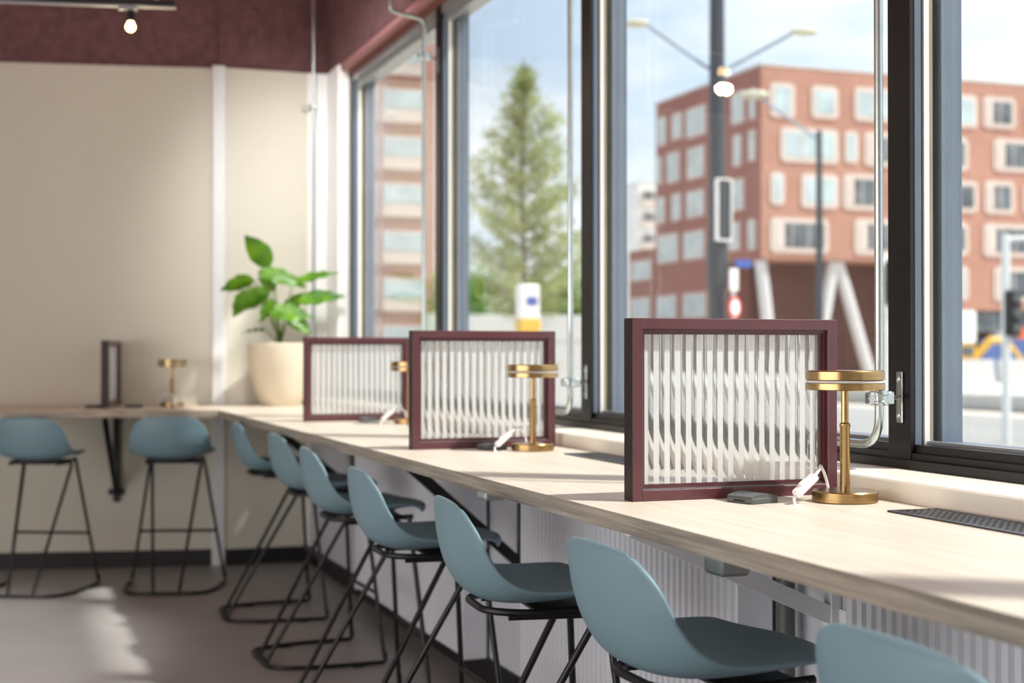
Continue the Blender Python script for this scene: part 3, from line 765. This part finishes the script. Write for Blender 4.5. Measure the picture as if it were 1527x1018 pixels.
# shop front pieces under the raised floors
w = MB(); w.box(56.2, 70, BY+.4, BY+.6, 2.7, 3.95); part(w, 'dark_fascia', M['ext_glass'])
w = MB(); w.box(61.0, 66, BY+.3, BY+.5, .8, 3.0); part(w, 'orange_panel', M['orange'])
w = MB(); w.box(55.6, 57.4, BY-.1, BY+.1, 2.0, 4.0); part(w, 'white_panel', M['sign_white'])

# brick tower seen through the far window, and a pale block behind
def tower(name, x0, x1, y0, y1, zt, wall, label, rows, cols, frame, glass, band=True):
    t = tag(empty(name, ((x0+x1)/2, y0, -.27)), label, 'building'); inv = Matrix.Translation((-(x0+x1)/2, -y0, .27))
    m = MB(); m.box(x0, x1, y0, y1, -.27, zt); o = m.build('facade', wall, t); o.matrix_parent_inverse = inv
    fh = (zt-1.0)/rows
    for i in range(rows):
        for j in range(cols):
            xa = x0+.4+(x1-x0-.8)*j/cols; xb2 = x0+(x1-x0-.8)*(j+1)/cols+.1
            z0 = .6+i*fh+fh*.16; z1 = .6+(i+1)*fh-fh*.14
            m = MB(); m.box(xa, xb2, y0-.3, y0+.02, z0, z1); f = m.build('window', frame, t); f.matrix_parent_inverse = inv
            m = MB(); m.box(xa+.12, xb2-.12, y0-.34, y0-.28, z0+fh*.28, z1-.1); m.build('pane', glass, f)
    m = MB(); m.box(x0-.1, x1+.1, y0-.1, y1+.1, zt, zt+.25); o = m.build('roof_edge', M['concrete'], t); o.matrix_parent_inverse = inv
tower('apartment_tower', 17.5, 24.0, 80, 92, 20.2, M['brick'], 'tall brick apartment tower with pale balconies seen through the farthest window', 7, 2, M['stone_white'], M['ext_glass_light'])
tower('apartment_tower', 69.6, 74, 150, 160, 21, M['pale_wall'], 'pale grey apartment block far off at the left end of the brick block', 8, 2, M['stone_white'], M['ext_glass'])

# ------------------------------------------------------------------ outside: street furniture
r = tag(empty('street_lamp', (8.06, 15.15, -.27)), 'thick dark lamp post with two arms and pale lamp heads outside the window', 'street lamp')
b = MB(); b.tube([(0, 0, 0), (0, 0, 3.2), (0, 0, 9)], [.105, .10, .075], 20); b.build('pole', M['pole_dark'], r, True)
for dx, dy, dz in ((-.92, .31, .56), (.98, -.36, .46)):
    b = MB(); b.tube([(0, 0, 4.93), (dx*.85, dy*.85, 4.98+dz*.95)], .022, 10); a = b.build('arm', M['arm_grey'], r, True)
    d = Vector((dx, dy, .0)).normalized(); c = Vector((dx, dy, 4.98+dz))
    Mx = Matrix.Translation(c) @ d.to_track_quat('X', 'Z').to_matrix().to_4x4() @ Matrix.Diagonal((1.0, .5, .32, 1))
    b = MB(); b.lathe([(0, -.16)]+[(.17*math.sin(k*PI/8), -.16*math.cos(k*PI/8)) for k in range(1, 8)]+[(0, .16)], 16, M=Mx); b.build('lamp_head', M['lamp_head'], a, True)
b = MB(); b.box(-.07, .10, -.16, -.08, 2.95, 3.65, bev=.03); tb = b.build('signal_box', M['pole_dark'], r)
b = MB()
for x0, x1, z0, z1 in ((-.085, -.07, 2.93, 3.67), (.10, .115, 2.93, 3.67), (-.07, .10, 3.65, 3.67), (-.07, .10, 2.93, 2.95)): b.box(x0, x1, -.17, -.10, z0, z1)
b.build('signal_border', M['sign_white'], tb)
b = MB(); b.lathe([(.08, 2.4), (.125, 2.4), (.125, 2.9), (.08, 2.9)], 18); b.build('sleeve', M['pole_dark'], r, True)

r = tag(empty('street_name_sign', (8.24, 15.0, -.27)), 'small blue sign panel mounted right of the dark lamp post', 'sign')
b = MB(); b.box(-.02, .20, -.01, .01, 2.62, 2.71); b.build('panel', M['sign_blue'], r)
b = MB(); b.box(-.12, .0, .0, .02, 2.655, 2.675); b.build('arm', M['pole_dark'], r)
r = tag(empty('traffic_sign', (8.17, 14.93, -.27)), 'round white traffic sign with red ring above the nearest screen', 'sign')
rx = Matrix.Translation((0, 0, 2.14)) @ Matrix.Rotation(.52, 4, 'Z') @ Matrix.Rotation(PI/2, 4, 'X')
b = MB(); b.lathe([(0, 0), (.135, 0), (.135, .01), (0, .01)], 32, M=rx); d = b.build('disc', M['sign_red'], r)
b = MB(); b.lathe([(0, .0102), (.092, .0102), (.092, .013), (0, .013)], 32, M=rx); b.build('white_face', M['sign_white'], d)
b = MB(); b.lathe([(0, .0132), (.03, .0132), (.03, .015), (0, .015)], 16, M=rx); b.build('mark', M['sign_red'], d)
b = MB(); b.box(-.06, .05, -.005, .008, 2.34, 2.6); b.build('notice_plate', M['sign_white'], r)
b = MB(); b.tube([(0, .03, 0), (0, .03, 2.6)], .025, 10); b.build('post', M['pole_light'], r, True)

r = tag(empty('street_lamp', (16.26, 26.02, -.27)), 'slim grey street lamp with one arm in front of the brick block', 'street lamp')
b = MB(); b.tube([(0, 0, 0), (0, 0, 6.3)], [.10, .06], 12); b.build('pole', M['pole_dark'], r, True)
b = MB(); b.tube([(0, 0, 6.1), (-1.15, .38, 6.95)], .03, 8); a = b.build('arm', M['arm_grey'], r, True)
Mx = Matrix.Translation((-1.3, .43, 7.05)) @ Matrix.Rotation(-.3, 4, 'Z') @ Matrix.Diagonal((1.7, .7, .5, 1))
b = MB(); b.lathe([(0, -.2)]+[(.2*math.sin(k*PI/8), -.2*math.cos(k*PI/8)) for k in range(1, 8)]+[(0, .2)], 16, M=Mx); b.build('lamp_head', M['lamp_head'], a, True)

r = tag(empty('traffic_light', (16.63, 20.57, -.27)), 'white traffic light post with a side arm at the right edge outside', 'traffic light')
b = MB(); b.tube([(0, 0, 0), (0, 0, 3.7)], .075, 14); b.build('post', M['pole_light'], r, True)
b = MB(); b.tube([(0, 0, 3.6), (1.2, -.4, 3.68)], .05, 10); b.build('arm', M['pole_light'], r, True)
b = MB(); b.box(-.13, .13, -.28, -.08, 1.9, 2.7, bev=.04); hd = b.build('signal_head', M['rubber'], r)
b = MB()
for z in (2.04, 2.3, 2.56): b.lathe([(0, 0), (.08, 0), (.08, .04), (0, .04)], 16, M=Matrix.Translation((0, -.28, z)) @ Matrix.Rotation(PI/2, 4, 'X'))
b.build('lens', M['grey_plastic'], hd)
r = tag(empty('traffic_light', (11.73, 17.02, -.27)), 'dark traffic light with white edged board just left of the near window post', 'traffic light')
b = MB(); b.tube([(0, 0, 0), (0, 0, 2.95)], .06, 14); b.build('post', M['pole_light'], r, True)
b = MB(); b.box(-.10, .16, -.20, -.06, 2.25, 2.92, bev=.05); hd = b.build('signal_head', M['rubber'], r)
b = MB(); b.prism(rrect(-.15, 2.19, .21, 2.98, .10), 1, -.07, -.055); b.build('back_board', M['sign_white'], r)

r = tag(empty('street_pillar', (6.28, 16.86, -.27)), 'white and blue street pillar with a yellow foot seen above the second screen', 'pillar')
b = MB(); b.box(-.13, .13, -.10, .10, 2.03, 2.47, bev=.02); b.build('panel', M['sign_white'], r)
b = MB(); b.box(-.05, .09, -.106, -.10, 2.20, 2.31); b.build('blue_mark', M['sign_blue'], r)
b = MB(); b.box(-.14, .14, -.11, .11, 1.86, 2.03, bev=.02); b.build('yellow_band', M['yellow'], r)
b = MB(); b.box(-.09, .09, -.08, .08, 0, 1.86); b.build('foot', M['pole_dark'], r)

# excavator on the works
ex, ey = 38.0, 50.0
r = tag(empty('excavator', (ex, ey, .2), -.45), 'yellow excavator on the street works seen through the right hand window', 'excavator')
b = MB()
for s in (-1.1, 1.1): b.prism(rrect(-1.7, 0, 1.7, .8, .38), 1, s-.25, s+.25)
b.build('track', M['rubber'], r)
b = MB(); b.box(-1.7, 1.2, -1.25, 1.25, .85, 1.75, bev=.15); b.build('body', M['yellow'], r)
b = MB(); b.box(-.2, 1.1, -1.2, -.1, 1.75, 2.9, bev=.1); cb = b.build('cab', M['yellow'], r)
b = MB(); b.box(-.05, .95, -1.23, -1.19, 2.0, 2.75); b.build('cab_window', M['ext_glass'], cb)
b = MB(); b.tube([(1.0, .2, 1.5), (2.6, .2, 3.3), (3.9, .2, 3.1)], [.32, .34, .22], 8); b.build('boom', M['yellow'], r)
b = MB(); b.tube([(3.8, .2, 3.2), (5.2, .2, 1.4)], [.22, .16], 8); st = b.build('stick', M['yellow'], r)
b = MB(); b.prism([(4.9, 1.5), (5.5, 1.35), (5.7, .5), (5.2, .2), (4.7, .6)], 1, -.3, .7); b.build('bucket', M['yellow'], st); r.scale = (.52, .52, .52)
b = MB(); b.box(43.2, 50, 55.0, 55.3, -.27, 2.0)
tag(b.build('site_hoarding', M['blue_tarp']), 'blue hoarding panel behind the yellow excavator', 'hoarding')
for k in range(5):
    b = MB(); x = 33.5+1.9*k; y = 46.5-.62*k
    b.prism([(-.3, .0), (.3, 0), (.22, .25), (.10, .9), (-.10, .9), (-.22, .25)], 0, -.9, .9)
    o = b.build('barrier_block', M['concrete'], None, False, (x, y, .2)); o.rotation_euler = (0, 0, -.32)
    tag(o, 'pale concrete barrier block in the line before the street works', 'barrier', 'concrete barrier blocks before the excavator')

# long low parapet and fence beyond the road on the left
b = MB(); b.box(12.4, 18.2, 42.0, 42.4, -.27, 2.55); tag(b.build('boundary_wall', M['concrete']), 'long low grey wall beyond the road below the bushes', 'wall')

# ------------------------------------------------------------------ outside: tree and bushes
def blob_leaves(mb, c, rad, n, size, flat=1.0):
    for _ in range(n):
        d = Vector((random.gauss(0, 1), random.gauss(0, 1), random.gauss(0, 1))).normalized()*rad*(random.random()**.45)
        d.z *= flat; p = Vector(c)+d
        a = Vector((random.gauss(0, 1), random.gauss(0, 1), random.gauss(0, .6))).normalized(); e = a.orthogonal().normalized()
        s = size*random.uniform(.6, 1.3)
        mb.quad([p-a*s, p+e*s*.5, p+a*s, p-e*s*.5])
TXX, TYY = 12.45, 33.75
r = tag(empty('conifer_tree', (TXX, TYY, -.27)), 'slender pale green conifer standing outside the middle window', 'tree')
tr = MB(); tr.tube([(0, 0, 0), (.05, 0, 3), (-.03, 0, 6), (0.02, 0, 9.1)], [.11, .08, .045, .012], 10)
fo = MB(); n = 96
for i in range(n):
    t = i/(n-1); z = 2.5+6.3*t; a = i*2.4+random.uniform(-.5, .5)
    ln = (1.95*min(1, (1-t)*1.7)**.8*(1-.25*t)+.10)*random.uniform(.55, 1.2)
    if t < .12: ln *= .6+3.3*t
    d = Vector((math.cos(a), math.sin(a), random.uniform(.35, .75))).normalized()
    p0 = Vector((0, 0, z)); p1 = p0+d*ln; tr.tube([p0, p0+d*ln*.5+Vector((0, 0, -.06)), p1], [.024*(1-t)+.007, .012, .004], 5)
    for k in range(int(10+16*ln)):
        q0 = random.uniform(.2, 1.06); c = p0+d*ln*q0+Vector((random.gauss(0, .09), random.gauss(0, .09), random.gauss(-.06, .09)))
        blob_leaves(fo, c, .17, 5, .066)
tr.build('trunk', M['bark'], r, True); fo.build('foliage', M['tree_leaf'], r)
BUSH = [(15.0, 46.0, 1.25, 3.7, 'rounded green bush at the left edge of the middle window'),
        (17.6, 50.2, 1.3, 3.8, 'green bush between the left bush and the conifer trunk'),
        (18.3, 46.2, 1.25, 3.7, 'green bush right of the conifer trunk, nearer of two'),
        (20.9, 50.2, 1.3, 3.9, 'green bush beside the black middle window post')]
for x, y, rad, h, lb in BUSH:
    r = tag(empty('bush', (x, y, -.27)), lb, 'bush', 'bushes beyond the road')
    f = MB()
    for k in range(26):
        c = (random.uniform(-.9, .9)*rad, random.uniform(-.9, .9)*rad, .5+random.random()*h); blob_leaves(f, c, rad*.55, 100, .15)
    f.build('foliage', M['bush_leaf'], r)
    s = MB()
    for k in range(4): s.tube([(random.gauss(0, .1), random.gauss(0, .1), 0), (random.gauss(0, .5), random.gauss(0, .5), h*.7)], [.07, .02], 6)
    s.build('stem', M['bark'], r)

# ------------------------------------------------------------------ light and sky
wd = bpy.data.worlds.new('sky'); scn.world = wd; wd.use_nodes = True; nt = wd.node_tree; nt.nodes.clear()
out = nt.nodes.new('ShaderNodeOutputWorld'); bg = nt.nodes.new('ShaderNodeBackground'); L(nt, bg.outputs[0], out.inputs[0])
tc = nt.nodes.new('ShaderNodeTexCoord'); mp = nt.nodes.new('ShaderNodeMapping'); mp.inputs['Scale'].default_value = (1, 1, 2.6); mp.inputs['Location'].default_value = (.35, .1, .2)
L(nt, tc.outputs['Generated'], mp.inputs[0])
nz = nt.nodes.new('ShaderNodeTexNoise'); nz.inputs['Scale'].default_value = 3.2; nz.inputs['Detail'].default_value = 6; nz.inputs['Roughness'].default_value = .55
L(nt, mp.outputs[0], nz.inputs['Vector'])
cr = nt.nodes.new('ShaderNodeValToRGB'); cr.color_ramp.elements[0].position = .38; cr.color_ramp.elements[1].position = .54
cr.color_ramp.elements[0].color = srgb(190,209,230); cr.color_ramp.elements[1].color = srgb(236,240,244)
L(nt, nz.outputs[0], cr.inputs[0]); L(nt, cr.outputs[0], bg.inputs[0]); bg.inputs[1].default_value = 1.55

def aim(o, d): o.rotation_euler = Vector(d).to_track_quat('-Z', 'Y').to_euler()
sl = bpy.data.lights.new('sun', 'SUN'); sl.energy = 6.0; sl.angle = math.radians(2.6); sl.color = (1, .965, .915)
o = bpy.data.objects.new('sun', sl); COL.objects.link(o); o.location = (20, -10, 30); aim(o, (-.58, .42, -1))
for nm, loc, sx, sy, e, d in (('ceiling_fill', (-2.0, 2.5, 3.9), 3.5, 7, 35, (0, 0, -1)), ('west_fill', (-4.7, 2.0, 1.35), 2.2, 8.0, 270, (1, .1, 0))):  # added fill lights, out of view, lifting the room from above and from the west
    al = bpy.data.lights.new(nm, 'AREA'); al.shape = 'RECTANGLE'; al.size = sx; al.size_y = sy; al.energy = e; al.color = (1, .985, .96)
    o = bpy.data.objects.new(nm, al); COL.objects.link(o); o.location = loc
    if d[0]: o.rotation_euler = Matrix(((0, -.0995, .0), (0, .995, 0), (1, 0, 0))).to_euler() if False else (PI/2, 0, -PI/2+.1); al.size, al.size_y = sy, sx
sp = bpy.data.lights.new('fill_spot', 'SPOT'); sp.energy = 600; sp.spot_size = math.radians(62); sp.spot_blend = .35; sp.shadow_soft_size = .12; sp.color = (1, .98, .95)  # added fill spot that brightens the floor on the left
o = bpy.data.objects.new('fill_spot', sp); COL.objects.link(o); o.location = (-1.5, 6.4, 3.85); aim(o, (.02, .1, -1))

sp = bpy.data.lights.new('fill_spot', 'SPOT'); sp.energy = 340; sp.spot_size = math.radians(46); sp.spot_blend = .9; sp.shadow_soft_size = .25; sp.color = (1, .99, .97)  # added fill spot that brightens the white corner and the wall beside it
o = bpy.data.objects.new('fill_spot', sp); COL.objects.link(o); o.location = (1.2, 6.2, 3.8); aim(o, (.82, 2.75, -1.75))

# ------------------------------------------------------------------ camera
F = 2120.8; TH = math.atan(763.5/F); PT = math.atan(18/F)
cam = bpy.data.cameras.new('camera'); cam.lens = 50; cam.sensor_width = 36; cam.sensor_fit = 'HORIZONTAL'
cam.clip_end = 600; cam.clip_start = .05
o = bpy.data.objects.new('camera', cam); COL.objects.link(o)
fw = Vector((math.sin(TH)*math.cos(PT), math.cos(TH)*math.cos(PT), math.sin(PT)))
rt = Vector((math.cos(TH), -math.sin(TH), 0)); up = rt.cross(fw)
o.matrix_world = Matrix(((rt.x, up.x, -fw.x, 0), (rt.y, up.y, -fw.y, 0), (rt.z, up.z, -fw.z, H_EYE), (0, 0, 0, 1)))
cam.dof.use_dof = True; cam.dof.focus_distance = 3.12; cam.dof.aperture_fstop = 2.8
scn.camera = o
vs = scn.view_settings
try: vs.view_transform = 'Standard'; vs.look = 'None'
except Exception: pass
vs.exposure = 0.0; vs.gamma = 1.0
scn.cycles.use_denoising = True
scn.cycles.max_bounces = 12; scn.cycles.transparent_max_bounces = 24; scn.cycles.transmission_bounces = 10
